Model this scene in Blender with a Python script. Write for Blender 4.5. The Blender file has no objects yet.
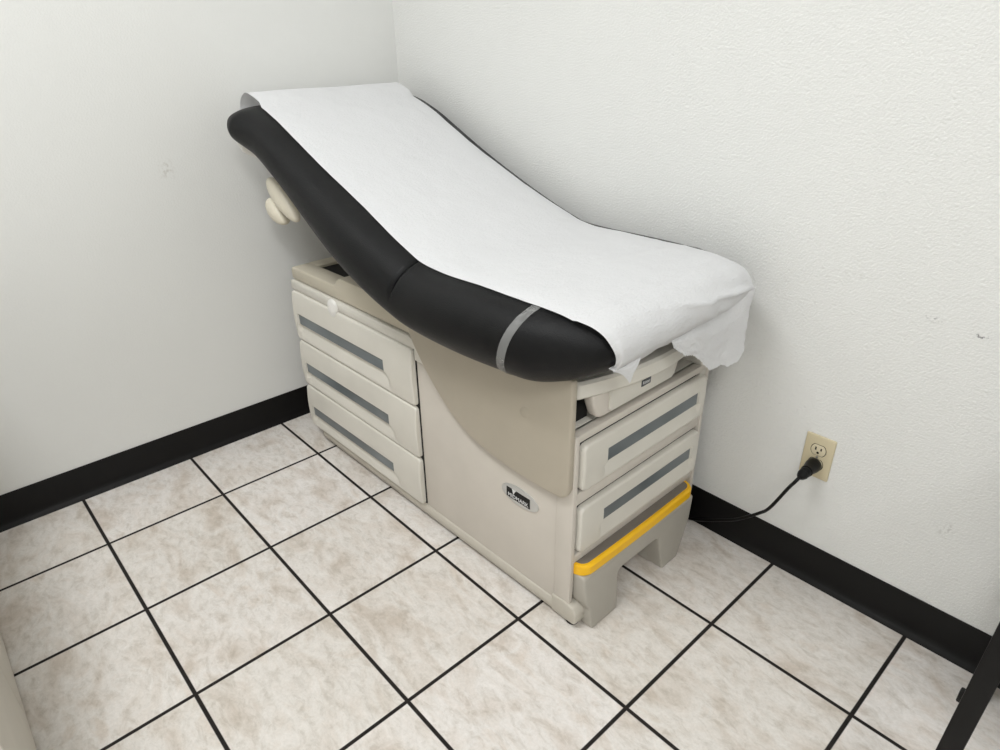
import bpy, bmesh, math, random
from mathutils import Vector, Matrix, Euler
from mathutils import noise as mnoise
random.seed(7)
SC = bpy.context.scene
COL = SC.collection

# ---------------------------------------------------------------- materials
def lin(c):
    c = c / 255.0
    return c / 12.92 if c <= 0.04045 else ((c + 0.055) / 1.055) ** 2.4
def rgb(r, g, b): return (lin(r), lin(g), lin(b), 1.0)

class NT:
    def __init__(s, name):
        s.m = bpy.data.materials.new(name); s.m.use_nodes = True
        s.t = s.m.node_tree; s.n = s.t.nodes; s.l = s.t.links
        s.b = s.n['Principled BSDF']
        s.tc = s.n.new('ShaderNodeTexCoord')
    def new(s, k, **kw):
        o = s.n.new(k)
        for a, v in kw.items(): setattr(o, a, v)
        return o
    def link(s, a, b): s.l.new(a, b)
    def noise(s, scale, detail=3, rough=.55, vec=None):
        o = s.new('ShaderNodeTexNoise'); o.inputs['Scale'].default_value = scale
        o.inputs['Detail'].default_value = detail; o.inputs['Roughness'].default_value = rough
        s.link(vec or s.tc.outputs['Object'], o.inputs['Vector']); return o
    def ramp(s, fac, stops):
        o = s.new('ShaderNodeValToRGB'); e = o.color_ramp.elements
        while len(e) < len(stops): e.new(.5)
        for i, (p, c) in enumerate(stops): e[i].position = p; e[i].color = c
        s.link(fac, o.inputs['Fac']); return o
    def math(s, op, a, b=None, c=None):
        o = s.new('ShaderNodeMath', operation=op)
        for i, v in enumerate((a, b, c)):
            if v is None: continue
            if isinstance(v, (int, float)): o.inputs[i].default_value = v
            else: s.link(v, o.inputs[i])
        return o.outputs[0]
    def mix(s, fac, a, b, blend='MIX'):
        o = s.new('ShaderNodeMix', data_type='RGBA', blend_type=blend)
        for k, v in ((0, fac), (6, a), (7, b)):
            if isinstance(v, (int, float, tuple)): o.inputs[k].default_value = v
            else: s.link(v, o.inputs[k])
        return o.outputs[2]
    def bump(s, h, strength, dist=.01):
        o = s.new('ShaderNodeBump'); o.inputs['Strength'].default_value = strength
        o.inputs['Distance'].default_value = dist
        s.link(h, o.inputs['Height']); s.link(o.outputs[0], s.b.inputs['Normal'])
        return o

def plain(name, col, rough=.5, spec=.5, metal=0.0, var=.04, bump=.0, bscale=400):
    t = NT(name); b = t.b
    n = t.noise(6, 4)
    dark = tuple(x * (1 - var) for x in col[:3]) + (1,)
    light = tuple(min(1, x * (1 + var)) for x in col[:3]) + (1,)
    r = t.ramp(n.outputs['Fac'], [(.3, dark), (.7, light)])
    t.link(r.outputs[0], b.inputs['Base Color'])
    b.inputs['Roughness'].default_value = rough
    b.inputs['Specular IOR Level'].default_value = spec
    b.inputs['Metallic'].default_value = metal
    if bump: t.bump(t.noise(bscale, 2).outputs['Fac'], bump, .002)
    return t.m

TILE = .33
GX, GY = (-1.122) * TILE, -3.956 * TILE       # grid origin in the room
def mat_floor():
    t = NT('ceramic_floor_tile'); b = t.b
    sep = t.new('ShaderNodeSeparateXYZ'); t.link(t.tc.outputs['Object'], sep.inputs[0])
    def edge(out, off):
        f = t.math('FRACT', t.math('DIVIDE', t.math('SUBTRACT', out, off), TILE))
        return t.math('MULTIPLY', t.math('MINIMUM', f, t.math('SUBTRACT', 1.0, f)), TILE)
    dx = edge(sep.outputs[0], GX); dy = edge(sep.outputs[1], GY)
    d = t.math('MINIMUM', dx, dy)
    mask = t.new('ShaderNodeMapRange'); t.link(d, mask.inputs[0])
    mask.inputs[1].default_value = .0036; mask.inputs[2].default_value = .0052
    # per tile tint and offset
    fx = t.math('FLOOR', t.math('DIVIDE', t.math('SUBTRACT', sep.outputs[0], GX), TILE))
    fy = t.math('FLOOR', t.math('DIVIDE', t.math('SUBTRACT', sep.outputs[1], GY), TILE))
    cv = t.new('ShaderNodeCombineXYZ'); t.link(fx, cv.inputs[0]); t.link(fy, cv.inputs[1])
    wn = t.new('ShaderNodeTexWhiteNoise', noise_dimensions='3D'); t.link(cv.outputs[0], wn.inputs['Vector'])
    off = t.new('ShaderNodeVectorMath', operation='SCALE'); off.inputs['Scale'].default_value = 9.0
    t.link(wn.outputs['Color'], off.inputs[0])
    vec = t.new('ShaderNodeVectorMath', operation='ADD')
    t.link(t.tc.outputs['Object'], vec.inputs[0]); t.link(off.outputs[0], vec.inputs[1])
    st = t.new('ShaderNodeMapping'); st.inputs['Scale'].default_value = (1.0, 1.8, 1); st.inputs['Rotation'].default_value = (0, 0, .5)
    t.link(vec.outputs[0], st.inputs['Vector'])
    n1 = t.noise(7, 6, .62, st.outputs[0]); n1.inputs['Distortion'].default_value = .6
    n2 = t.noise(26, 7, .7, st.outputs[0]); n2.inputs['Distortion'].default_value = .5
    n3 = t.noise(160, 3, .6, vec.outputs[0])
    r1 = t.ramp(n1.outputs['Fac'], [(.32, rgb(208, 197, 186)), (.47, rgb(226, 219, 212)), (.56, rgb(232, 227, 222)), (.70, rgb(219, 209, 199))])
    r2 = t.ramp(n2.outputs['Fac'], [(.3, (.76, .74, .71, 1)), (.5, (.96, .96, .96, 1)), (.7, (1.05, 1.05, 1.06, 1))])
    r3 = t.ramp(n3.outputs['Fac'], [(.3, (.94, .94, .93, 1)), (.7, (1.03, 1.03, 1.03, 1))])
    c = t.mix(1.0, r1.outputs[0], r2.outputs[0], 'MULTIPLY')
    c = t.mix(1.0, c, r3.outputs[0], 'MULTIPLY')
    tint = t.ramp(wn.outputs['Value'], [(0, (.95, .945, .93, 1)), (1, (1.03, 1.03, 1.04, 1))])
    c = t.mix(1.0, c, tint.outputs[0], 'MULTIPLY')
    gn = t.noise(60, 3)
    gr = t.ramp(gn.outputs['Fac'], [(.3, rgb(20, 16, 14)), (.7, rgb(34, 28, 25))])
    c = t.mix(mask.outputs[0], gr.outputs[0], c)
    t.link(c, b.inputs['Base Color'])
    rr = t.new('ShaderNodeMapRange'); t.link(mask.outputs[0], rr.inputs[0])
    rr.inputs[3].default_value = .9; rr.inputs[4].default_value = .42
    t.link(rr.outputs[0], b.inputs['Roughness'])
    h = t.math('ADD', t.math('MULTIPLY', mask.outputs[0], 1.0), t.math('MULTIPLY', n2.outputs['Fac'], .18))
    t.bump(h, .35, .002)
    b.inputs['Specular IOR Level'].default_value = .4
    return t.m

def mat_wall(name, base, marks, grain=.6):
    t = NT(name); b = t.b
    n = t.noise(1.5, 3)
    r = t.ramp(n.outputs['Fac'], [(.3, tuple(x * .985 for x in base[:3]) + (1,)), (.7, base)])
    c = r.outputs[0]
    for (p, rx, ry, rz, col, amt, nsc) in marks:       # scuffs and stains of their own shape
        mp = t.new('ShaderNodeMapping', vector_type='TEXTURE'); mp.inputs['Location'].default_value = p
        mp.inputs['Scale'].default_value = (rx, ry, rz)
        t.link(t.tc.outputs['Object'], mp.inputs['Vector'])
        ln = t.new('ShaderNodeVectorMath', operation='LENGTH'); t.link(mp.outputs[0], ln.inputs[0])
        m = t.new('ShaderNodeMapRange'); t.link(ln.outputs['Value'], m.inputs[0])
        m.inputs[1].default_value = .3; m.inputs[2].default_value = 1.0; m.inputs[3].default_value = 1; m.inputs[4].default_value = 0
        nn = t.noise(nsc, 3); g = t.ramp(nn.outputs['Fac'], [(.5, (0, 0, 0, 1)), (.62, (1, 1, 1, 1))])
        f = t.math('MULTIPLY', t.math('MULTIPLY', m.outputs[0], g.outputs[0]), amt)
        c = t.mix(f, c, col)
    t.link(c, b.inputs['Base Color'])
    b.inputs['Roughness'].default_value = .62
    b.inputs['Specular IOR Level'].default_value = .3
    n1 = t.noise(190, 2, .5); n2 = t.noise(420, 2, .5)
    h = t.math('ADD', n1.outputs['Fac'], t.math('MULTIPLY', n2.outputs['Fac'], .35))
    t.bump(h, grain, .004)
    return t.m

def mat_vinyl():
    t = NT('black_vinyl'); b = t.b
    n = t.noise(5, 4)
    r = t.ramp(n.outputs['Fac'], [(.3, rgb(15, 15, 16)), (.7, rgb(20, 20, 21))])
    t.link(r.outputs[0], b.inputs['Base Color'])
    b.inputs['Roughness'].default_value = .42
    b.inputs['Specular IOR Level'].default_value = .20
    v = t.new('ShaderNodeTexVoronoi'); v.inputs['Scale'].default_value = 520
    t.link(t.tc.outputs['Object'], v.inputs['Vector'])
    big = t.noise(14, 3)
    h = t.math('ADD', v.outputs['Distance'], t.math('MULTIPLY', big.outputs['Fac'], 2.2))
    t.bump(h, .22, .0025)
    return t.m

def mat_paper():
    t = NT('crepe_paper'); b = t.b
    b.inputs['Base Color'].default_value = rgb(236, 236, 237)
    b.inputs['Roughness'].default_value = .9
    b.inputs['Specular IOR Level'].default_value = .15
    st = t.new('ShaderNodeMapping'); st.inputs['Scale'].default_value = (1.0, .55, 1.0)
    t.link(t.tc.outputs['Object'], st.inputs['Vector'])
    n1 = t.noise(240, 3, .6, st.outputs[0]); n2 = t.noise(9, 3)
    h = t.math('ADD', n1.outputs['Fac'], t.math('MULTIPLY', n2.outputs['Fac'], 3.5))
    t.bump(h, .6, .004)
    tr = t.new('ShaderNodeBsdfTranslucent'); tr.inputs['Color'].default_value = rgb(225, 225, 225)
    mx = t.new('ShaderNodeMixShader'); mx.inputs[0].default_value = .18
    t.link(b.outputs[0], mx.inputs[1]); t.link(tr.outputs[0], mx.inputs[2])
    out = t.n['Material Output']; t.link(mx.outputs[0], out.inputs['Surface'])
    return t.m

def mat_clear():
    t = NT('clear_plastic_band'); b = t.b
    b.inputs['Base Color'].default_value = rgb(205, 205, 203)
    b.inputs['Roughness'].default_value = .18
    b.inputs['Specular IOR Level'].default_value = .8
    n = t.noise(40, 2); t.bump(n.outputs['Fac'], .3, .002)
    tr = t.new('ShaderNodeBsdfTransparent'); tr.inputs['Color'].default_value = (.95, .95, .95, 1)
    mx = t.new('ShaderNodeMixShader'); mx.inputs[0].default_value = .62
    t.link(b.outputs[0], mx.inputs[1]); t.link(tr.outputs[0], mx.inputs[2])
    t.link(mx.outputs[0], t.n['Material Output'].inputs['Surface'])
    return t.m

def mat_window():
    t = NT('smoked_plastic'); b = t.b
    n = t.noise(5, 2)
    r = t.ramp(n.outputs['Fac'], [(.35, rgb(96, 103, 106)), (.65, rgb(118, 125, 128))])
    t.link(r.outputs[0], b.inputs['Base Color'])
    b.inputs['Roughness'].default_value = .28
    return t.m

def mat_light():
    t = NT('light_diffuser'); b = t.b
    b.inputs['Base Color'].default_value = (.9, .9, .9, 1)
    b.inputs['Emission Color'].default_value = (1, .98, .95, 1)
    b.inputs['Emission Strength'].default_value = 1.5
    return t.m

M = dict(
    floor=mat_floor(),
    wall_l=mat_wall('painted_wall', rgb(230, 230, 227), [((0, -.831, .932), .05, .035, .035, rgb(190, 186, 178), .5, 90)], .16),
    wall_r=mat_wall('painted_textured_wall', rgb(230, 230, 227), [
        ((1.885, 0, .748), .022, .05, .007, rgb(95, 95, 95), .8, 160), ((1.80, 0, .760), .022, .05, .009, rgb(120, 120, 120), .5, 160),
        ((1.64, 0, .812), .06, .05, .006, rgb(165, 160, 150), .35, 90), ((1.938, 0, .31), .02, .05, .03, rgb(160, 158, 150), .4, 120)]),
    ceil=plain('ceiling_paint', rgb(236, 236, 232), .9, .1),
    rubber=plain('black_rubber_base', rgb(13, 12, 12), .42, .22, var=.15),
    cream=plain('cream_plastic', rgb(208, 201, 191), .42, .4, bump=.12, bscale=700),
    cream2=plain('pale_cream_plastic', rgb(219, 215, 205), .38, .45, bump=.1, bscale=700),
    tan=plain('tan_plastic', rgb(182, 173, 157), .45, .35, bump=.12, bscale=700),
    rim=plain('beige_top_plastic', rgb(196, 188, 170), .42, .4, bump=.12, bscale=700),
    skirt=plain('taupe_trim', rgb(192, 186, 174), .45, .35),
    grey=plain('taupe_step_plastic', rgb(172, 167, 157), .42, .4, bump=.1, bscale=500),
    tread=plain('ribbed_tread', rgb(122, 115, 107), .6, .3, var=.1, bump=.5, bscale=300),
    yellow=plain('yellow_step_edge', rgb(250, 192, 28), .4, .4),
    win=mat_window(), vinyl=mat_vinyl(), paper=mat_paper(), clear=mat_clear(),
    dark=plain('gap_shade_and_dark_parts', rgb(22, 21, 20), .6, .3, var=.2),  # real dark fittings, plus fills that paint shade into gaps, bay and well
    white=plain('white_plastic', rgb(235, 233, 228), .35, .5),
    chrome=plain('silver_badge', rgb(205, 205, 203), .28, .5, metal=.6),
    black=plain('black_plastic', rgb(10, 10, 11), .4, .25, var=.15),
    label=plain('grey_label', rgb(62, 66, 72), .35, .5),
    print=plain('white_print', rgb(225, 225, 225), .5, .3),
    ivory=plain('ivory_plastic', rgb(205, 193, 162), .4, .5),
    ivory2=plain('ivory_receptacle', rgb(214, 203, 175), .35, .5),
    slot=plain('socket_slot', rgb(40, 34, 26), .6, .3),
    metal=plain('steel_screw', rgb(190, 188, 182), .3, .5, metal=.9),
    frame=plain('black_painted_leg', rgb(9, 8, 8), .45, .25, var=.2),
    seat=plain('charcoal_seat_vinyl', rgb(40, 40, 42), .5, .4),
    cab=plain('greige_laminate', rgb(208, 203, 192), .5, .3),
    top=plain('grey_worktop', rgb(150, 146, 140), .4, .4),
    light=mat_light(),
)

# ---------------------------------------------------------------- helpers
def link(name, me, mat, parent=None, smooth=True, angle=40):
    o = bpy.data.objects.new(name, me); COL.objects.link(o)
    if mat is not None: me.materials.append(mat)
    if smooth:
        for p in me.polygons: p.use_smooth = True
        try: me.set_sharp_from_angle(angle=math.radians(angle))
        except Exception: pass
    if parent is not None: o.parent = parent
    return o
def from_bm(name, bm, mat, parent=None, smooth=True, angle=40, fixn=True):
    if fixn: bmesh.ops.recalc_face_normals(bm, faces=bm.faces)
    me = bpy.data.meshes.new(name); bm.to_mesh(me); bm.free()
    return link(name, me, mat, parent, smooth, angle)
def add_box(bm, lo, hi, bev=0.0, seg=2, mat4=None):
    b2 = bmesh.new(); bmesh.ops.create_cube(b2, size=1)
    for v in b2.verts:
        v.co = Vector([lo[i] + (v.co[i] + .5) * (hi[i] - lo[i]) for i in range(3)])
    if bev > 0: bmesh.ops.bevel(b2, geom=b2.edges[:], offset=bev, segments=seg, profile=.5, affect='EDGES')
    if mat4: bmesh.ops.transform(b2, matrix=mat4, verts=b2.verts)
    merge(bm, b2)
def merge(bm, b2):
    mp = {}
    for v in b2.verts: mp[v] = bm.verts.new(v.co)
    for f in b2.faces:
        try: bm.faces.new([mp[v] for v in f.verts])
        except ValueError: pass
    b2.free()
def box(name, lo, hi, mat, parent=None, bev=.003, seg=2, mat4=None):
    bm = bmesh.new(); add_box(bm, lo, hi, bev, seg, mat4)
    return from_bm(name, bm, mat, parent)
def add_prism(bm, pts, axis, a, b, bev=0.0, seg=2):
    """extrude a closed 2D outline along an axis; axis 'y': pts=(x,z), 'x': pts=(y,z), 'z': pts=(x,y)"""
    b2 = bmesh.new()
    def P(p, t):
        return {'y': (p[0], t, p[1]), 'x': (t, p[0], p[1]), 'z': (p[0], p[1], t)}[axis]
    A = [b2.verts.new(P(p, a)) for p in pts]; B = [b2.verts.new(P(p, b)) for p in pts]
    n = len(pts)
    b2.faces.new(A); b2.faces.new(B[::-1])
    for i in range(n): b2.faces.new([A[i], B[i], B[(i + 1) % n], A[(i + 1) % n]])
    bmesh.ops.recalc_face_normals(b2, faces=b2.faces)
    if bev > 0:
        es = [e for e in b2.edges if len(e.link_faces) == 2 and e.calc_face_angle(0) > math.radians(30)]
        bmesh.ops.bevel(b2, geom=es, offset=bev, segments=seg, profile=.5, affect='EDGES', clamp_overlap=True)
    merge(bm, b2)
def prism(name, pts, axis, a, b, mat, parent=None, bev=.003, seg=2):
    bm = bmesh.new(); add_prism(bm, pts, axis, a, b, bev, seg)
    return from_bm(name, bm, mat, parent)
def catmull(pts, per=10):
    pts = [Vector(p) for p in pts]; out = []
    P = [pts[0] * 2 - pts[1]] + pts + [pts[-1] * 2 - pts[-2]]
    for i in range(1, len(P) - 2):
        for k in range(per):
            t = k / per; a, b, c, d = P[i - 1], P[i], P[i + 1], P[i + 2]
            out.append(.5 * ((2 * b) + (c - a) * t + (2 * a - 5 * b + 4 * c - d) * t * t + (3 * b - a - 3 * c + d) * t ** 3))
    out.append(pts[-1]); return out
def add_tube(bm, path, r, n=12, radii=None):
    prev = None; up = Vector((0, 0, 1)); rings = []
    for i, p in enumerate(path):
        t = (path[min(i + 1, len(path) - 1)] - path[max(i - 1, 0)]).normalized()
        if prev is None:
            u = t.cross(up) if abs(t.dot(up)) < .95 else t.cross(Vector((1, 0, 0)))
        else: u = prev - t * prev.dot(t)
        u.normalize(); prev = u; w = t.cross(u)
        rr = radii[i] if radii else r
        rings.append([bm.verts.new(p + (u * math.cos(2 * math.pi * k / n) + w * math.sin(2 * math.pi * k / n)) * rr) for k in range(n)])
    for a, b in zip(rings, rings[1:]):
        for k in range(n): bm.faces.new([a[k], a[(k + 1) % n], b[(k + 1) % n], b[k]])
    bm.faces.new(rings[0][::-1]); bm.faces.new(rings[-1])
def tube(name, path, r, mat, parent=None, n=12, radii=None):
    bm = bmesh.new(); add_tube(bm, [Vector(p) for p in path], r, n, radii)
    return from_bm(name, bm, mat, parent)
def lathe_bm(prof, n=24):
    """prof = (r, h) pairs revolved about +z"""
    bm = bmesh.new(); rings = []
    for r, h in prof:
        rings.append([bm.verts.new((max(r, 1e-5) * math.cos(2 * math.pi * k / n), max(r, 1e-5) * math.sin(2 * math.pi * k / n), h)) for k in range(n)])
    for a, b in zip(rings, rings[1:]):
        for k in range(n): bm.faces.new([a[k], a[(k + 1) % n], b[(k + 1) % n], b[k]])
    bm.faces.new(rings[0][::-1]); bm.faces.new(rings[-1])
    return bm
def lathe(name, prof, mat, parent, mat4, n=24):
    bm = lathe_bm(prof, n); bmesh.ops.transform(bm, matrix=mat4, verts=bm.verts)
    return from_bm(name, bm, mat, parent)
def empty(name, loc=(0, 0, 0), rz=0):
    o = bpy.data.objects.new(name, None); COL.objects.link(o)
    o.location = loc; o.rotation_euler = (0, 0, rz); o.empty_display_size = .1
    return o
def tag(o, label=None, cat=None, group=None, kind=None):
    if label: o['label'] = label
    if cat: o['category'] = cat
    if group: o['group'] = group
    if kind: o['kind'] = kind
    return o
def struct(o): o['kind'] = 'structure'; return o
def sstep(a, b, x):
    t = max(0, min(1, (x - a) / (b - a))); return t * t * (3 - 2 * t)

# ---------------------------------------------------------------- room
RX, RY, RZ = 4.1, -3.3, 2.9
struct(box('floor', (-.1, RY - .1, -.1), (RX + .1, .1, 0), M['floor'], bev=0))
struct(box('wall_left', (-.1, RY - .1, 0), (0, .1, RZ), M['wall_l'], bev=0))
struct(box('wall_right', (0, 0, 0), (RX, .1, RZ), M['wall_r'], bev=0))
struct(box('wall_front', (RX, RY - .1, 0), (RX + .1, .1, RZ), M['wall_r'], bev=0))
struct(box('wall_back', (0, RY - .1, 0), (RX, RY, RZ), M['wall_l'], bev=0))
struct(box('ceiling', (-.1, RY - .1, RZ), (RX + .1, .1, RZ + .1), M['ceil'], bev=0))
# cove base: thin rubber strip with a curved toe
BB = [(0, .106), (.0030, .106), (.0042, .104), (.0045, .026), (.0062, .0165), (.0105, .0085), (.0180, .0035), (.0190, 0), (0, 0)]
def baseboard(name, kind, a, b):
    bm = bmesh.new()
    if kind == 'r': add_prism(bm, [(-p[0], p[1]) for p in BB], 'x', a, b)
    else: add_prism(bm, BB, 'y', a, b)
    return struct(from_bm(name, bm, M['rubber'], angle=50))
baseboard('baseboard_right', 'r', .019, RX)
baseboard('baseboard_left', 'l', -1.59, 0)
# ceiling light panels of the room
def ceiling_light(x, y, label, watts):
    t = empty('ceiling_light', (x, y, RZ)); tag(t, label, 'ceiling light', 'recessed ceiling light panels')
    bm = bmesh.new()
    for lo, hi in (((-.62, -.31, -.02), (.62, -.29, 0)), ((-.62, .29, -.02), (.62, .31, 0)), ((-.62, -.29, -.02), (-.6, .29, 0)), ((.6, -.29, -.02), (.62, .29, 0))):
        add_box(bm, lo, hi, .002)
    from_bm('frame', bm, M['white'], t)
    box('diffuser', (-.6, -.29, -.012), (.6, .29, -.002), M['light'], t, bev=0)
    li = bpy.data.lights.new('panel_lamp', 'AREA'); li.shape = 'RECTANGLE'; li.size = 1.16; li.size_y = .56
    li.energy = watts; li.color = (.965, .985, 1)
    lo = bpy.data.objects.new('panel_lamp', li); COL.objects.link(lo); lo.parent = t; lo.location = (0, 0, -.022)

ceiling_light(1.0, -1.75, 'white recessed light panel on the ceiling nearest the exam table', 46)
ceiling_light(3.3, -2.1, 'white recessed light panel on the ceiling nearest the black chair', 52)

# ---------------------------------------------------------------- exam table
PIV = Vector((1.36, -.565, 0)); YAW = .014
ET = empty('exam_table', PIV, YAW)
tag(ET, 'beige medical exam table with raised black backrest and drawers, against the right wall', 'exam table')
OFF = Matrix.Translation(-PIV)
def put(o):                                    # parts are modelled in room coordinates, then set relative to the table's base
    o.data.transform(OFF); return o

# --- cabinet
bm = bmesh.new()
add_box(bm, (.168, -.563, .03), (1.355, -.075, .53), .006)
add_box(bm, (.172, -.560, .52), (1.10, -.078, .585), .004)
put(from_bm('cabinet_body', bm, M['cream'], ET))
# front frame with recesses: rails and stiles
bm = bmesh.new()
for y0, y1 in ((-.568, -.5535), (-.0655, -.052)): add_box(bm, (1.322, y0, .035), (1.372, y1, .530), .004)
for z0, z1 in ((.5105, .530), (.3455, .3785), (.178, .2050)): add_box(bm, (1.33, -.556, z0), (1.370, -.068, z1), .004)
put(from_bm('front_frame', bm, M['cream'], ET))
bm = bmesh.new(); add_box(bm, (1.34, -.552, .20), (1.358, -.07, .51), 0)
put(from_bm('drawer_gap_shade', bm, M['dark'], ET))  # dark slab behind the front drawers, painting shade into their gaps
# tray top lip and floor of the open bay under the seat
bm = bmesh.new()
add_box(bm, (1.11, -.553, .520), (1.345, -.075, .532), .001)
put(from_bm('bay_floor', bm, M['cream2'], ET))
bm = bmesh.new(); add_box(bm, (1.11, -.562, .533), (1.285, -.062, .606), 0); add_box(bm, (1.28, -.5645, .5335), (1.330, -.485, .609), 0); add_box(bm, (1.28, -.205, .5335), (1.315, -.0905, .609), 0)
put(from_bm('bay_shade_fill', bm, M['dark'], ET))  # near-black filler blocks standing in for the shade inside the bay
# fixed side panels of the upper front half, with their swooping rear edge
sw = catmull([(.800, .665, 0), (.822, .600, 0), (.850, .556, 0), (.890, .508, 0), (.935, .464, 0), (.99, .422, 0), (1.06, .391, 0), (1.15, .374, 0), (1.25, .368, 0), (1.315, .369, 0)], 6)
sw = [(p.x, p.y) for p in sw]
outl = sw + [(1.348, .372), (1.362, .382), (1.369, .400), (1.369, .668), (1.2, .672), (1.0, .672)]
o = prism('side_panel', outl, 'y', -.584, -.5655, M['tan'], ET, bev=.006, seg=3); put(o)
o['label'] = 'tan curved panel on the open side'
put(prism('side_panel', outl, 'y', -.090, -.060, M['cream2'], ET, bev=.006, seg=3))
pl = put(lathe('hole_plug', [(.0, 0), (.0125, 0), (.0135, .0006), (.0122, .0013), (0, .0014)], M['tan'], ET,
     Matrix.Translation((1.238, -.5836, .543)) @ Matrix.Rotation(math.pi / 2, 4, 'X'), 28))
# beige upper rim with stepped top and open well
bm = bmesh.new()
rim_out = [(.172, .586), (.172, .615), (.180, .625), (.424, .627), (.440, .631), (.452, .648), (.470, .656), (.82, .658), (.82, .586)]
add_prism(bm, rim_out, 'y', -.566, -.500, .005, 2)
add_prism(bm, rim_out, 'y', -.135, -.070, .005, 2)
add_box(bm, (.176, -.505, .586), (.232, -.13, .6255), .005)
add_box(bm, (.410, -.505, .586), (.82, -.13, .628), .004)
put(from_bm('top_rim', bm, M['rim'], ET))
put(box('well_shade_fill', (.232, -.505, .5855), (.410, -.13, .616), M['dark'], ET, bev=0))  # dark block fills the well almost to its rim, painted-in shade
# rear upper strip of the body above the side drawers
bm = bmesh.new()
add_prism(bm, [(.168, .5515), (.168, .578), (.174, .583), (.800, .583), (.826, .576), (.850, .545), (.862, .520), (.821, .520), (.821, .5515)], 'y', -.572, -.555, .003, 2)
put(from_bm('upper_strip', bm, M['cream2'], ET))
# hook on the strip
hk = lathe_bm([(0, -.004), (.017, -.004), (.0190, .002), (.0175, .009), (.010, .0125), (0, .0135)], 24)
bmesh.ops.transform(hk, matrix=Matrix.Translation((.428, -.571, .557)) @ Matrix.Rotation(math.pi / 2, 4, 'X') @ Matrix.Diagonal((1.3, 1.5, 1, 1)), verts=hk.verts)
put(from_bm('drawer_catch', hk, M['white'], ET))
# skirt
bm = bmesh.new()
add_prism(bm, [(-.560, .012), (-.569, .014), (-.570, .030), (-.566, .043), (-.560, .046)], 'x', .225, 1.325, .0015, 1)
put(from_bm('skirt', bm, M['skirt'], ET))
put(prism('skirt', [(-.10, .012), (-.066, .014), (-.065, .030), (-.069, .043), (-.10, .046)], 'x', .205, 1.325, M['skirt'], ET, bev=.0015))
bm = bmesh.new()
add_prism(bm, [(1.318, .010), (1.318, .062), (1.360, .066), (1.385, .060), (1.397, .045), (1.398, .020), (1.390, .010)], 'y', -.571, -.535, .005, 3)
put(from_bm('corner_shoe', bm, M['skirt'], ET))
put(prism('corner_shoe', [(1.318, .010), (1.318, .062), (1.355, .064), (1.366, .058), (1.370, .045), (1.370, .020), (1.364, .010)], 'y', -.10, -.066, M['cream'], ET, bev=.005))
for (x, y) in ((1.372, -.552), (1.320, -.105), (.26, -.545), (.26, -.09)):
    put(lathe('levelling_foot', [(0, 0), (.015, 0), (.016, .004), (.009, .008), (.007, .034), (0, .034)], M['dark'], ET, Matrix.Translation((x, y, 0)), 18))

# --- drawers
def drawer_front(w, h, win, scoop, dep, bulge, round_r, right_round=True):
    """height field over (u across 0..w, v up 0..h) -> outward distance; win=(u0,u1,v0,v1), scoop=(u0,u1,v0)"""
    us = sorted(set([round(w * i / 64, 5) for i in range(65)] + [win[0] - .0008, win[0], win[1], win[1] + .0008] + [.002, .005, .009, w - .002, w - .005, w - .009]))
    vs = sorted(set([round(h * i / 36, 5) for i in range(37)] + [win[2] - .0008, win[2], win[3], win[3] + .0008] + [.0015, .004, .008, h - .0015, h - .004, h - .008]))
    scoopd = .026 if h > .15 else .014
    def d(u, v):
        e = min(u, w - u); f = min(v, h - v)
        def rnd(x, r): return 0 if x >= r else r - math.sqrt(max(0, r * r - (r - x) ** 2))
        base = dep - rnd(e, round_r) - rnd(f, round_r)
        base += bulge * math.sin(math.pi * max(0, min(1, v / h))) ** .8
        # finger scoop under the window, sloping out to the bottom edge
        if scoop[2] < v < win[2]:
            k = (v - scoop[2]) / (win[2] - scoop[2])
            e1 = win[1] + .002 + scoop[1] * (1 - k) ** 1.5
            s = sstep(win[0] - .010, win[0] - .002, u) * (1 - sstep(e1, e1 + .008, u))
            base -= s * (scoopd * k)
        if win[0] <= u <= win[1] and win[2] <= v <= win[3]: base = dep + bulge * .9 - .008
        return base
    return us, vs, d
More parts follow.
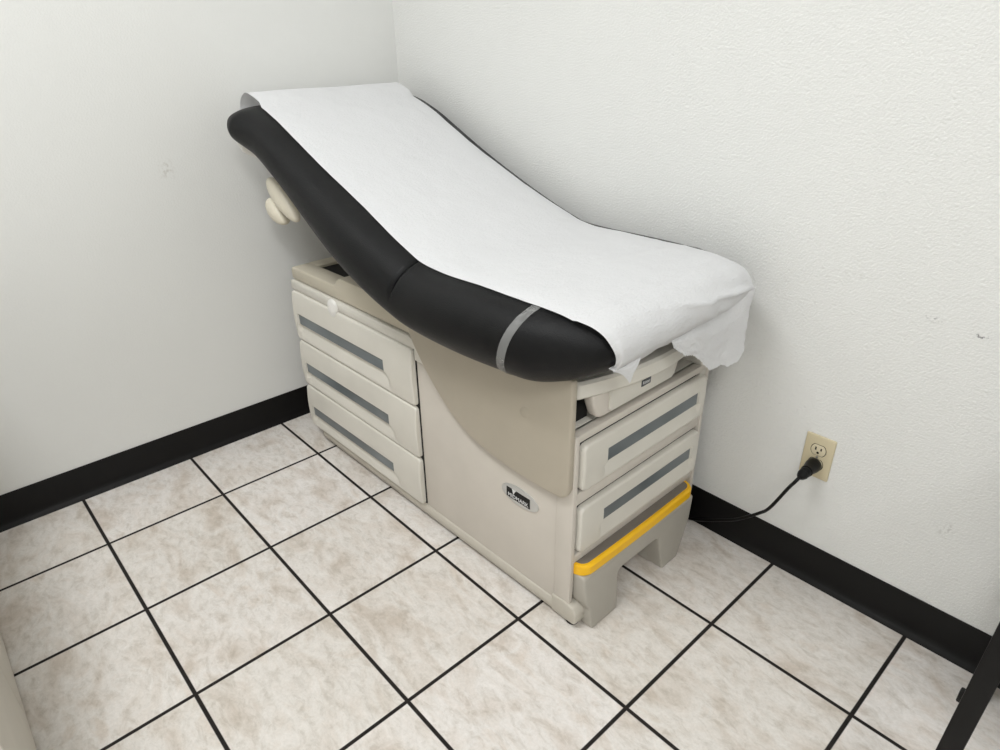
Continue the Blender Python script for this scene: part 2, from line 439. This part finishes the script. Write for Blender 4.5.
def make_drawer(place, w, h, win, scoop, dep=.022, bulge=.008, rr=.010, crad=.0):
    """place(u, v, d) -> room point"""
    us, vs, d = drawer_front(w, h, win, scoop, dep, bulge, rr)
    bm = bmesh.new(); g = []
    def corner(u, v):                           # rounded plan corners
        if crad <= 0: return u, v
        cu = min(max(u, crad), w - crad); cv = min(max(v, crad), h - crad)
        du, dv = u - cu, v - cv
        if du == 0 or dv == 0: return u, v
        m = max(abs(du), abs(dv)); L = math.hypot(du, dv)
        return cu + du * m / L, cv + dv * m / L
    for v in vs:
        g.append([bm.verts.new(place(*corner(u, v), d(u, v))) for u in us])
    for j in range(len(vs) - 1):
        for i in range(len(us) - 1): bm.faces.new([g[j][i], g[j][i + 1], g[j + 1][i + 1], g[j + 1][i]])
    rim = g[0] + [r[-1] for r in g[1:]] + g[-1][::-1][1:] + [r[0] for r in g[1:-1]][::-1]
    idx = [(u, vs[0]) for u in us] + [(us[-1], v) for v in vs[1:]] + [(u, vs[-1]) for u in us[::-1][1:]] + [(us[0], v) for v in vs[1:-1]][::-1]
    back = [bm.verts.new(place(*corner(u, v), -.002)) for u, v in idx]
    n = len(rim)
    for i in range(n): bm.faces.new([rim[i], back[i], back[(i + 1) % n], rim[(i + 1) % n]])
    dr = put(from_bm('drawer', bm, M['cream2'], ET, angle=32))
    bw = bmesh.new(); m = .0002
    q = [(win[0] + m, win[2] + m), (win[1] - m, win[2] + m), (win[1] - m, win[3] - m), (win[0] + m, win[3] - m)]
    A = [bw.verts.new(place(u, v, dep + bulge * .9 - .0065)) for u, v in q]; B = [bw.verts.new(place(u, v, dep + bulge * .9 - .0079)) for u, v in q]
    bw.faces.new(A); bw.faces.new(B[::-1])
    for i in range(4): bw.faces.new([A[i], B[i], B[(i + 1) % 4], A[(i + 1) % 4]])
    wn = from_bm('grip_window', bw, M['win'], dr, smooth=False); wn.data.transform(OFF)
    wn['label'] = 'smoked grey grip strip'
    return dr
XL, XR = .171, .815
for (z0, z1) in ((.047, .2065), (.2105, .3745), (.3785, .549)):
    h = z1 - z0
    make_drawer(lambda u, v, d, z0=z0: Vector((XL + u, -.563 - d * .62, z0 + v)), XR - XL, h,
                (.032, .513, h - .109, h - .0725), (0, .020, .007), dep=.022, bulge=.010, rr=.006, crad=.012)
put(box('drawer_gap_shade', (.180, -.5655, .050), (.8185, -.5625, .548), M['dark'], ET, bev=0))  # dark sheet on the body, colours the side drawer gaps as shade
for (z0, z1) in ((.2085, .3370), (.3825, .5025)):
    h = z1 - z0
    make_drawer(lambda u, v, d, z0=z0: Vector((1.364 + d * .75, -.548 + u, z0 + v)), .479, h,
                (.080, .444, h - .0745, h - .0375), (0, .006, .008), dep=.020, bulge=.004, rr=.007, crad=.016)

# --- pull-out step with yellow edge
def bow(y, y0, y1, dep):
    t = (y - (y0 + y1) / 2) / ((y1 - y0) / 2); return dep * (1 - t * t)
def bowed(name, y0, y1, zf0, zf1, x0, xf, dep, mat, outline=None, lean=0.0, n=80, bev=.004, rd=.012):
    """board whose front is bowed in plan; outline(y) -> bottom z"""
    bm = bmesh.new(); rows = []
    ys = [y0 + (y1 - y0) * i / n for i in range(n + 1)]
    for y in ys:
        zb = outline(y) if outline else zf0
        e = min(y - y0, y1 - y)
        cut = 0 if e > rd else rd - math.sqrt(max(0, rd * rd - (rd - e) ** 2))
        def xx(z): return xf + bow(y, y0, y1, dep) - cut + lean * (zf1 - z)
        zt = zf1
        prof = [(x0, zb), (xx(zb) - bev, zb), (xx(zb), zb + bev)] + [(xx(zb + (zt - zb) * k / 6), zb + (zt - zb) * k / 6) for k in range(1, 6)] + [(xx(zt), zt - bev), (xx(zt) - bev, zt), (x0, zt)]
        rows.append([bm.verts.new((px, y, pz)) for px, pz in prof])
    k = len(rows[0])
    for a, b in zip(rows, rows[1:]):
        for i in range(k): bm.faces.new([a[i], a[(i + 1) % k], b[(i + 1) % k], b[i]])
    bm.faces.new(rows[0][::-1]); bm.faces.new(rows[-1])
    return put(from_bm(name, bm, mat, ET, angle=35))
# step front: inverted U seen from the front, leaning out towards the feet, narrowing below
bm = bmesh.new()
UO = [(-.5525, .151), (-.5525, .085), (-.548, .068), (-.541, .060), (-.541, 0), (-.442, 0), (-.430, .092),
      (-.424, .100), (-.412, .104), (-.272, .104), (-.263, .101), (-.259, .095), (-.252, 0), (-.182, 0), (-.120, .085), (-.094, .151)]
b2 = bmesh.new()
add_prism(b2, UO, 'x', 1.340, 1.402, .014, 4)
for v in b2.verts: v.co.x += (.151 - v.co.z) * .15
merge(bm, b2)
for y0, y1 in ((-.541, -.444), (-.254, -.182)): add_box(bm, (1.20, y0, .001), (1.38, y1, .10), .004)
add_box(bm, (1.20, -.545, .105), (1.375, -.09, .150), .004)
st = put(from_bm('step', bm, M['grey'], ET, angle=35))
ye = bowed('step_edge', -.5540, -.092, .150, .181, 1.345, 1.402, .003, M['yellow'], bev=.005, rd=.030)
tr = bowed('tread', -.5475, -.099, .150, .1818, 1.25, 1.391, .003, M['tread'], bev=.001, rd=.024)
for p, nm in ((ye, 'yellow safety edge'), (tr, 'dark ribbed tread')): p.parent = st; p['label'] = nm

# --- foot extension (bowed slab) and treatment pan in the bay
fe = bowed('foot_extension', -.563, -.077, .611, .652, 1.12, 1.362, .046, M['cream2'], bev=.006)
for z in (.640, .622):
    b = lathe('end_screw', [(0, 0), (.0035, 0), (.0035, .0015), (0, .002)], M['dark'], fe, Matrix.Translation((1.360 , -.563, z)) @ Matrix.Rotation(math.pi / 2, 4, 'X'), 12); b.data.transform(OFF)
bm = bmesh.new()
pan_prof = [(-.523, .612), (-.520, .590), (-.508, .560), (-.498, .551), (-.480, .549), (-.235, .549), (-.220, .556), (-.212, .575), (-.206, .612)]
add_prism(bm, pan_prof, 'x', 1.346, 1.374, .006, 3)
add_prism(bm, [(-.480, .610), (-.470, .560), (-.26, .560), (-.25, .610)], 'x', 1.14, 1.350, .003, 2)
pan = put(from_bm('treatment_pan', bm, M['cream'], ET))
bm = bmesh.new()
add_prism(bm, [(-.470, .606), (-.470, .562), (-.462, .556), (-.240, .556), (-.232, .562), (-.232, .606)], 'x', 1.372, 1.379, .0025, 2)
o = from_bm('pan_face', bm, M['cream2'], pan); o.data.transform(OFF)
o = box('badge', (1.379, -.362, .576), (1.3802, -.328, .592), M['label'], pan, bev=.0004); o.data.transform(OFF)
o['label'] = 'small dark badge'
pan_badge = o

def text_mesh(name, body, size, mat, parent, mat4, ext=.0004):
    cu = bpy.data.curves.new(name, 'FONT'); cu.body = body; cu.size = size; cu.extrude = ext
    cu.align_x = 'CENTER'; cu.align_y = 'CENTER'; cu.resolution_u = 3
    tmp = bpy.data.objects.new(name + '_curve', cu); COL.objects.link(tmp)
    dg = bpy.context.evaluated_depsgraph_get(); dg.update()
    me = bpy.data.meshes.new_from_object(tmp.evaluated_get(dg))
    bpy.data.objects.remove(tmp); bpy.data.curves.remove(cu)
    me.materials.clear(); me.transform(mat4)
    return link(name, me, mat, parent, smooth=False)
# text frames: face +x and face -y
MX = Matrix(((0, 0, 1, 0), (1, 0, 0, 0), (0, 1, 0, 0), (0, 0, 0, 1)))
MY = Matrix(((1, 0, 0, 0), (0, 0, -1, 0), (0, 1, 0, 0), (0, 0, 0, 1)))
o = text_mesh('badge_lettering', 'Ritter', .0115, M['print'], pan_badge, Matrix.Translation((1.3803, -.345, .584)) @ MX); o.data.transform(OFF)
# --- maker's badge on the side
LC = Vector((1.203, -.563, .285))
bm = bmesh.new()
pts = [(LC.x + .062 * math.cos(a) , LC.z + .0265 * math.sin(a)) for a in [2 * math.pi * k / 40 for k in range(40)]]
add_prism(bm, pts, 'y', LC.y - .0035, LC.y + .002, .0018, 2)
bd = put(from_bm('maker_badge', bm, M['chrome'], ET)); bd['label'] = 'silver oval badge with black plate'
o = prism('name_plate', [(LC.x - .043, LC.z - .015), (LC.x + .036, LC.z - .015), (LC.x + .036, LC.z + .013), (LC.x - .043, LC.z + .013)], 'y', LC.y - .0042, LC.y - .003, M['black'], bd, bev=0); o.data.transform(OFF)
o = text_mesh('badge_lettering', 'MIDMARK', .0155, M['print'], bd, Matrix.Translation((LC.x - .0035, LC.y - .0044, LC.z - .0075)) @ MY); o.data.transform(OFF)
sw_ = [(LC.x - .024, LC.z + .0135), (LC.x - .010, LC.z + .0135), (LC.x - .014, LC.z + .008), (LC.x - .018, LC.z + .001), (LC.x - .020, LC.z - .0005), (LC.x - .0205, LC.z + .004)]
o = prism('swoosh_mark', sw_, 'y', LC.y - .0048, LC.y - .0041, M['print'], bd, bev=0); o.data.transform(OFF)

# --- cushions: one upholstered loft split at the hinge
YC = -.350
# stations: (top x, top z, bottom x, bottom z, half width)
ST = [(.166, 1.099, .140, 1.022, .324), (.190, 1.104, .158, 1.000, .334), (.228, 1.096, .192, .984, .339), (.312, 1.067, .270, .952, .339), (.410, 1.023, .358, .903, .339),
      (.540, .966, .491, .826, .340), (.675, .914, .628, .752, .340), (.80, .869, .768, .692, .340), (.900, .838, .886, .657, .339), (.955, .826, .945, .647, .338), (1.04, .823, 1.03, .644, .340),
      (1.14, .825, 1.135, .644, .340), (1.24, .825, 1.235, .650, .339), (1.315, .825, 1.31, .653, .332), (1.37, .823, 1.365, .668, .314), (1.415, .815, 1.41, .688, .288), (1.445, .801, 1.44, .708, .262), (1.460, .783, 1.455, .728, .240)]
def cr(vals, t):
    n = len(vals) - 1; i = min(n - 1, max(0, int(t))); f = t - i
    a = vals[max(0, i - 1)]; b = vals[i]; c = vals[i + 1]; d = vals[min(n, i + 2)]
    return .5 * ((2 * b) + (c - a) * f + (2 * a - 5 * b + 4 * c - d) * f * f + (3 * b - a - 3 * c + d) * f ** 3)
def station(t):
    return [cr([s[k] for s in ST], t) for k in range(5)]
def sect(u, nv=2.1, nu=6.5):
    return max(0, 1 - abs(u) ** nu) ** (1 / nv)
NV, NU = 2.1, 7.5
def ring_pt(t, ang, inset=0.0, grow=0.0):
    tx, tz, bx, bz, a = station(t)
    c = math.cos(ang); s = math.sin(ang)
    u = math.copysign(abs(c) ** (2 / NU), c); v = math.copysign(abs(s) ** (2 / NV), s)
    up = Vector((tx - bx, 0, tz - bz)) / 2; h = up.length; ctr = Vector(((tx + bx) / 2, YC, (tz + bz) / 2))
    if u < 0: u *= 1 - .05 * sstep(1.4, 3.0, t) * sstep(6.6, 4.0, t)       # waist on the open side below the head end
    p = ctr + up.normalized() * (v * (h - inset + grow)) + Vector((0, u * (a - inset + grow), 0))
    return p
HINGE = 8.5
def cushion(name, t0, t1, n, cap0, cap1, mat):
    bm = bmesh.new(); rings = []
    NR = 96
    # finer angles near the sides
    angs = [2 * math.pi * k / NR for k in range(NR)]
    seq = [t0 + (t1 - t0) * i / n for i in range(n + 1)]
    def skew(t, a):                             # the fold at the hinge runs down towards the head end and fades out
        k = .30 * math.exp(-((t - HINGE) / 1.1) ** 2) * (1 - sstep(-.2, 1, math.sin(a)))
        return min(len(ST) - 1.0, max(0.0, t - k))
    def ring(t, inset): return [bm.verts.new(ring_pt(skew(t, a), a, inset * sstep(-.05, .45, math.sin(a)))) for a in angs]
    for i, t in enumerate(seq):
        ins = 0
        dh = abs(t - HINGE)
        if dh < .16: ins = .0075 * (1 - dh / .16) ** 1.6
        rings.append(ring(t, ins))
    for a, b in zip(rings, rings[1:]):
        for k in range(NR): bm.faces.new([a[k], a[(k + 1) % NR], b[(k + 1) % NR], b[k]])
    # rounded caps
    def cap(t, d, insets, first):
        base = rings[0] if first else rings[-1]; last = base
        for ins, push in insets:
            new = []
            for a in angs:
                p = ring_pt(skew(t, a), a, ins); new.append(bm.verts.new(p + d * push))
            for k in range(NR):
                q = [last[k], last[(k + 1) % NR], new[(k + 1) % NR], new[k]]
                bm.faces.new(q[::-1] if first else q)
            last = new
        bm.faces.new(last[::-1] if first else last)
    cap(t0, cap0[0], cap0[1], True); cap(t1, cap1[0], cap1[1], False)
    return put(from_bm(name, bm, mat, ET, angle=60))
rnd = [(.004, .006), (.012, .011), (.024, .014), (.034, .015)]
flat = [(.012, .0)]
dback = Vector((-.90, 0, .42)); dfront = Vector((1, 0, -.05))
bc = cushion('backrest_cushion', 0, HINGE, 110, (dback, rnd), (Vector((.95, 0, -.2)), flat), M['vinyl'])
sc = cushion('seat_cushion', HINGE, len(ST) - 1, 100, (Vector((-.95, 0, .2)), flat), (dfront, [(.003, .003), (.010, .006), (.022, .0075)]), M['vinyl'])
# under-shell of the backrest
bm = bmesh.new(); rows = []
for i in range(41):
    t = .55 + (5.2 - .55) * i / 40
    tx, tz, bx, bz, a = station(t); up = Vector((tx - bx, 0, tz - bz)).normalized(); ctr = Vector((bx, YC, bz))
    w = .300 - .075 * sstep(1.5, 2.6, t); r = []
    for (y, d) in ((-w, .012), (-w - .004, .000), (-w, -.012), (-w + .03, -.030), (w - .03, -.030), (w, -.012), (w + .004, 0), (w, .012)):
        r.append(bm.verts.new(ctr + Vector((0, y, 0)) + up * d))
    rows.append(r)
for a, b in zip(rows, rows[1:]):
    for k in range(8): bm.faces.new([a[k], a[(k + 1) % 8], b[(k + 1) % 8], b[k]])
bm.faces.new(rows[0]); bm.faces.new(rows[-1][::-1])
put(from_bm('backrest_shell', bm, M['white'], ET))
# seat base plate under the seat cushion
put(box('seat_board', (.86, -.57, .640), (1.30, -.07, .658), M['dark'], ET, bev=.003))
# release handles under the head end
def paddle(name, c, ax, L, W, Th, parent=None):
    bm = bmesh.new(); bmesh.ops.create_uvsphere(bm, u_segments=32, v_segments=18, radius=1)
    for v in bm.verts:
        x, y, z = v.co
        y = math.copysign(abs(y) ** .8, y)
        v.co = (x * L, y * Th, z * W * (1 - .18 * x))
    ang = math.atan2(ax[1], ax[0])
    bmesh.ops.transform(bm, matrix=Matrix.Translation(c) @ Matrix.Rotation(-ang, 4, 'Y'), verts=bm.verts)
    o = from_bm(name, bm, M['rim2'], parent or ET)
    o.data.transform(OFF); return o
M['rim2'] = plain('cream_handle_plastic', rgb(214, 207, 189), .4, .4)
hd = paddle('release_handle', (.268, -.600, .853), (.15, -.095), .090, .031, .022)
kn = paddle('handle_knob', (.198, -.590, .806), (.09, -.05), .054, .0285, .026, hd)
o = tube('handle_stem', [(.210, -.585, .812), (.26, -.575, .846), (.31, -.565, .875), (.335, -.55, .895)], .011, M['rim2'], hd); o.data.transform(OFF)
# --- clear band over the cushion
bm = bmesh.new(); NA = 110
def band_t(x):                                    # station parameter for a top x
    best = min(range(0, 1701), key=lambda k: abs(station(k / 100)[0] - x)); return best / 100
rows = []
for i in range(NA + 1):
    ang = -.62 * math.pi / 2 * 1.0 + (math.pi + 1.24 * math.pi / 2) * i / NA      # from below the near side, over the top, to below the far side
    ang = math.pi - ang
    near = math.cos(ang)
    lowk = sstep(.9, -.9, math.sin(ang)) if False else max(0, 1 - (math.sin(ang) + 1) / 2)
    xc = 1.306 - .052 * lowk
    r = []
    for off in (-.0105, 0, .0105):
        for g in ((.0016,) if off == 0 else (.0012,)):
            r.append(bm.verts.new(ring_pt(band_t(xc + off), ang, 0, g)))
    rows.append(r)
for a, b in zip(rows, rows[1:]):
    for k in range(2): bm.faces.new([a[k], a[k + 1], b[k + 1], b[k]])
bmesh.ops.solidify(bm, geom=bm.faces[:], thickness=.0006)
o = put(from_bm('paper_band', bm, M['clear'], ET, fixn=True)); o['label'] = 'clear plastic band around the seat'

# ---------------------------------------------------------------- exam paper
PY0, PY1 = -.622, -.070
PW = .340
def near_edge(x): return -.622 + .024 * sstep(1.06, .60, x)
def far_edge(x):
    return -.078 - .032 * sstep(.90, 1.04, x)
def top_pt(t, y, lift):
    n_ = near_edge(station(t)[0]); y = n_ + (y - PY0) * (far_edge(station(t)[0]) - n_) / (PY1 - PY0)
    tx, tz, bx, bz, a = station(t)
    u = min(.93, abs(y - YC) / PW)
    v = sect(u, NV, NU)
    up = Vector((tx - bx, 0, tz - bz)) / 2; ctr = Vector(((tx + bx) / 2, 0, (tz + bz) / 2))
    p = ctr + up * v + up.normalized() * lift
    p.y = y; return p
NYP = 72
ysP = [PY0 + (PY1 - PY0) * j / NYP for j in range(NYP + 1)]
bm = bmesh.new(); rows = []
def ridge(x, y, cx, cy, ang, wid, ln, amp):
    dx, dy = x - cx, y - cy; c, s = math.cos(ang), math.sin(ang)
    a_ = dx * c + dy * s; b_ = -dx * s + dy * c
    return amp * math.exp(-(b_ / wid) ** 2 - (a_ / ln) ** 2)
def wr(x, y):
    w = .0012 * mnoise.noise(Vector((x * 9, y * 9, 1.7))) + .0007 * mnoise.noise(Vector((x * 24, y * 20, 4.1)))
    w += ridge(x, y, 1.20, -.30, 1.50, .006, .30, .0022) + ridge(x, y, 1.27, -.18, 1.35, .007, .16, .0022)
    return w
# back loop over the head end down to the roll behind
loop = catmull([(.112, .955, 0), (.088, 1.000, 0), (.068, 1.050, 0), (.064, 1.088, 0), (.084, 1.118, 0), (.118, 1.133, 0), (.160, 1.126, 0), (.205, 1.110, 0)], 5)
for p in loop[:-1]:
    r = []
    for j, y in enumerate(ysP):
        k = .006 * mnoise.noise(Vector((y * 7, p.x * 5, p.y * 3)))
        dip = .022 * sstep(0.06, 0, abs(y + .22)) * 0
        y = PY0 + .032 + (y - PY0) * (PY1 - PY0 - .032) / (PY1 - PY0)
        q = Vector((p.x + k, y - .012 * sstep(1.11, 1.05, p.y) * 0, p.y + k * .5))
        r.append(q)
    rows.append(r)
t = 1.9
ts = []
while t <= 14.55: ts.append(t); t += .1
for t in ts:
    rows.append([top_pt(t, y, .0028 + max(-.0012, wr(station(t)[0], y))) for y in ysP])
# over the front edge
fr = catmull([(1.405, .8235, 0), (1.434, .817, 0), (1.457, .804, 0), (1.473, .784, 0), (1.479, .765, 0), (1.475, .745, 0), (1.462, .728, 0)], 4)
for i, p in enumerate(fr):
    r = []
    for j, y in enumerate(ysP):
        f = j / NYP; g = i / (len(fr) - 1)
        fold = .016 * ridge(g, f, .62, .62, .25, .06, .28, 1) + .012 * ridge(g, f, .55, .78, 1.1, .05, .35, 1) - .006 * ridge(g, f, .75, .70, .6, .05, .25, 1)
        k = fold + .003 * mnoise.noise(Vector((y * 15, p.x * 30, p.y * 18))) * g
        edge = sstep(.86, 1, f)
        near = sstep(.10, 0, f)
        lift_ = sect(min(.93, abs(y - YC) / PW), NV, NU)
        drop = (1 - lift_) * .074
        y = PY0 + .045 * near * g + (y - PY0) * (-.106 - PY0) / (PY1 - PY0)
        q = Vector((p.x + abs(k) * .9 + .001 - .012 * near * g - .012 * edge * g, y, p.y - drop * (1 - g) - .010 * edge * g * (1 - g) + .012 * (f - .5) * g + .0015 + .004 * mnoise.noise(Vector((y * 22, 3, 1))) * g))
        r.append(q)
    rows.append(r)
# tuck under the seat (whole width)
for (x, z, yn) in ((1.440, .706, -.530), (1.415, .688, -.505), (1.385, .672, -.480)):
    rows.append([Vector((x + .003 * mnoise.noise(Vector((y * 20, x, 2))), yn + (y - PY0) * (-.106 - yn) / (PY1 - PY0), z + .012 * (j / NYP - .5) + .003 * mnoise.noise(Vector((y * 16, 1, x * 9))))) for j, y in enumerate(ysP)])
V = [[bm.verts.new(p) for p in r] for r in rows]
for a, b in zip(V, V[1:]):
    for j in range(NYP): bm.faces.new([a[j], a[j + 1], b[j + 1], b[j]])
# loose torn end hanging below the far half of the front edge
def flap(ys, bottom, xtop, ztop, n=14, xb=lambda y: 1.458, jag=.004, seed=0, wave=.006, teeth=None):
    g = []
    for i in range(n + 1):
        f = i / n; r = []
        for y in ys:
            zb = bottom(y) + jag * (mnoise.noise(Vector((y * 90, seed, 0))) + .8 * mnoise.noise(Vector((y * 230, seed, 5))))
            if teeth and teeth[0] < y < teeth[1]: zb += .0035 * (abs(((y * 105) % 1) - .5) * 2 - .5)
            z = ztop(y) + (zb - ztop(y)) * f
            x = xtop(y) + (xb(y) - xtop(y)) * sstep(0, .35, f) + wave * mnoise.noise(Vector((y * 14, f * 2.2, seed))) * f + .004 * mnoise.noise(Vector((y * 40, f * 8, seed))) * f
            r.append(bm.verts.new((x, y, z)))
        g.append(r)
    for a, b in zip(g, g[1:]):
        for j in range(len(ys) - 1): bm.faces.new([a[j], a[j + 1], b[j + 1], b[j]])
def interp(tab, y):
    if y <= tab[0][0]: return tab[0][1]
    for (a, b), (c, d) in zip(tab, tab[1:]):
        if y <= c: return b + (d - b) * (y - a) / (c - a)
    return tab[-1][1]
FB = [(-.392, .716), (-.372, .696), (-.340, .674), (-.300, .660), (-.262, .632), (-.218, .594), (-.180, .598), (-.145, .580), (-.120, .586), (-.099, .604)]
flap([-.392 + (.292) * k / 150 for k in range(151)], lambda y: interp(FB, y), lambda y: 1.450 + .027 * sstep(-.17, -.10, y),
     lambda y: .725 + .014 * ((y - PY0) / (PY1 - PY0) - .5) + .036 * sstep(-.18, -.095, y), n=20, xb=lambda y: 1.462 + .010 * sstep(-.17, -.10, y), seed=2, teeth=(-.372, -.262))
# small torn tab near the near corner
FT = [(-.584, .724), (-.570, .718), (-.550, .704), (-.530, .680), (-.518, .694), (-.500, .728)]
flap([-.584 + .084 * k / 16 for k in range(17)], lambda y: interp(FT, y), lambda y: 1.452, lambda y: .727, n=8, xb=lambda y: 1.464, jag=.001, seed=5, wave=.004)
PP = empty('exam_paper', PIV, YAW)
tag(PP, 'white crepe exam paper sheet covering the black cushions, torn end over the front', 'exam paper')
ps = from_bm('paper_sheet', bm, M['paper'], PP, angle=180, fixn=False); ps.data.transform(OFF)

# ---------------------------------------------------------------- wall outlet
WO = empty('wall_outlet', (1.650, 0, .3585))
tag(WO, 'ivory duplex wall outlet with a black plug in its lower socket', 'outlet')
bm = bmesh.new(); add_box(bm, (-.035, -.0055, -.057), (.035, .001, .057), .0028, 3)
from_bm('cover_plate', bm, M['ivory'], WO)
def receptacle(z):
    bm = bmesh.new()
    pts = []
    for k in range(36):
        a = 2 * math.pi * k / 36; x = .0172 * math.cos(a); zz = .0172 * math.sin(a)
        pts.append((x, z + max(-.0138, min(.0138, zz))))
    ded = [pts[0]]
    for p in pts[1:]:
        if (Vector(p) - Vector(ded[-1])).length > .0006: ded.append(p)
    add_prism(bm, ded, 'y', -.0072, -.004, .0008, 2)
    r = from_bm('receptacle', bm, M['ivory2'], WO)
    ring = bmesh.new()
    add_prism(ring, [(p[0] * 1.09, z + (p[1] - z) * 1.09) for p in ded], 'y', -.0057, -.0052)
    from_bm('socket_rim', ring, M['slot'], r)
    for (x, h) in ((-.0064, .0085), (.0064, .0068)):
        box('slot', (x - .0017, -.0075, z + .004 - h / 2), (x + .0017, -.0068, z + .004 + h / 2), M['slot'], r, bev=0)
    lathe('ground_hole', [(0, 0), (.0031, 0), (.0031, .0006), (0, .0006)], M['slot'], r, Matrix.Translation((0, -.0069, z - .0066)) @ Matrix.Rotation(math.pi / 2, 4, 'X'), 14)
receptacle(.0195); receptacle(-.0195)
lathe('plate_screw', [(0, 0), (.0034, 0), (.0030, .0010), (0, .0014)], M['metal'], WO, Matrix.Translation((0, -.0052, 0)) @ Matrix.Rotation(math.pi / 2, 4, 'X'), 16)

# ---------------------------------------------------------------- power cord
PC = empty('power_cord', (1.650, -.0075, .339))
tag(PC, 'black power cord plugged into the ivory outlet, trailing down behind the exam table', 'power cord')
P0 = Vector((1.650, -.0075, .339))
ax = Matrix.Translation((0, 0, 0)) @ Matrix.Rotation(math.pi / 2, 4, 'X') @ Matrix.Rotation(0, 4, 'Z')
tilt = Matrix.Rotation(.04, 4, 'X') @ Matrix.Rotation(-.02, 4, 'Z')
pg = lathe('plug', [(0, 0), (.0165, 0), (.0178, .002), (.0178, .012), (.0165, .020), (.0140, .032), (.0145, .040), (.0118, .041), (.0118, .045), (.0135, .046), (.0125, .054), (.0118, .055), (.0118, .058), (.0128, .059), (.0100, .068), (.0060, .074), (0, .075)], M['black'], PC, tilt @ ax, 28)
tip = (tilt @ ax @ Vector((0, 0, .072)))
tw = P0 + tip
cp = [tw, tw + Vector((-.004, -.014, -.010)), Vector((1.629, -.083, .294)), Vector((1.592, -.070, .208)), Vector((1.562, -.055, .164)), Vector((1.509, -.050, .110)), Vector((1.460, -.045, .074)), Vector((1.412, -.040, .042)), Vector((1.363, -.032, .014)), Vector((1.30, -.035, .006)), Vector((1.20, -.040, .0045))]
o = tube('cord', [p - P0 for p in catmull(cp, 10)], .0042, M['black'], PC, 12)

# ---------------------------------------------------------------- cabinet at the left edge
CB = empty('cabinet', (.62, -1.59, 0))
tag(CB, 'pale greige cabinet standing on the tiles at the lower left edge', 'cabinet')
def cbx(n, lo, hi, m, p=CB, bev=.002):
    return box(n, lo, hi, m, p, bev)
cbx('body', (-.60, -.55, 0), (.60, -.004, .84), M['cab'])
cbx('plinth', (-.60, -.02, .0), (.60, 0, .045), M['cab'], bev=.0015)
cbx('worktop', (-.61, -.56, .84), (.61, .012, .875), M['top'], bev=.004)
for x0, x1 in ((-.595, -.2025), (-.1975, .1975), (.2025, .595)):
    d_ = cbx('door', (x0, -.006, .050), (x1, .006, .835), M['cab'], bev=.002)
    tube('handle', [(x1 - .04, .006, .70), (x1 - .04, .03, .705), (x1 - .04, .03, .795), (x1 - .04, .006, .80)], .005, M['metal'], d_)

# ---------------------------------------------------------------- chair at the right edge
CH = empty('chair', (2.113, -.505, 0))
tag(CH, 'black framed chair of which one upright leg shows at the right edge', 'chair')
LW = .0148
for (x, y, top) in ((0, 0, .64), (.50, 0, .64), (-.010, .435, .86), (.47, .435, .86)):
    lg = box('leg', (x - LW, y - LW, 0), (x + LW, y + LW, top), M['frame'], CH, bev=.002)
    if y == 0 and x == 0: lg.data.transform(Matrix.Shear('YZ', 4, (0, 0)) @ Matrix(((1, 0, .02, -.010), (0, 1, 0, 0), (0, 0, 1, 0), (0, 0, 0, 1))))
    if (x, y) == (0, 0):
        box('bolt_cap', (-.0225, -.006, .372), (-.010, .006, .395), M['frame'], lg, .002)
box('seat_rail', (.08, .03, .445), (.47, .44, .47), M['frame'], CH, bev=.003)
bm = bmesh.new(); add_box(bm, (.06, .01, .468), (.48, .44, .53), .018, 4); from_bm('seat', bm, M['seat'], CH)
bm = bmesh.new(); add_box(bm, (.02, .40, .56), (.48, .435, .86), .015, 4); from_bm('backrest', bm, M['seat'], CH)
for x in (0, .50): box('armrest', (x - .022, -.03, .64), (x + .022, .45, .662), M['frame'], CH, bev=.006)

# ---------------------------------------------------------------- camera, world, view
R_ = [(0.6749151229420005, 0.7377860929538678, -0.012698734899630193), (0.33092907524708814, -0.3180207232202281, -0.8884530188809026), (-0.6595267424299726, 0.5954279978690532, -0.4587918649816698)]
cam = bpy.data.cameras.new('camera'); co = bpy.data.objects.new('camera', cam); COL.objects.link(co)
right = Vector(R_[0]); up = -Vector(R_[1]); back = -Vector(R_[2])
mw = Matrix((right, up, back)).transposed().to_4x4(); mw.translation = Vector((2.1275, -1.4596, 1.2790))
co.matrix_world = mw
cam.sensor_width = 36; cam.lens = 666.346 / 1000 * 36; cam.clip_start = .02
SC.camera = co
w = bpy.data.worlds.new('world'); SC.world = w; w.use_nodes = True
w.node_tree.nodes['Background'].inputs[0].default_value = (1, 1, 1, 1); w.node_tree.nodes['Background'].inputs[1].default_value = .1
vs = SC.view_settings
vs.view_transform = 'Standard'; vs.look = 'None'; vs.gamma = 1; vs.use_curve_mapping = False; vs.exposure = -.47
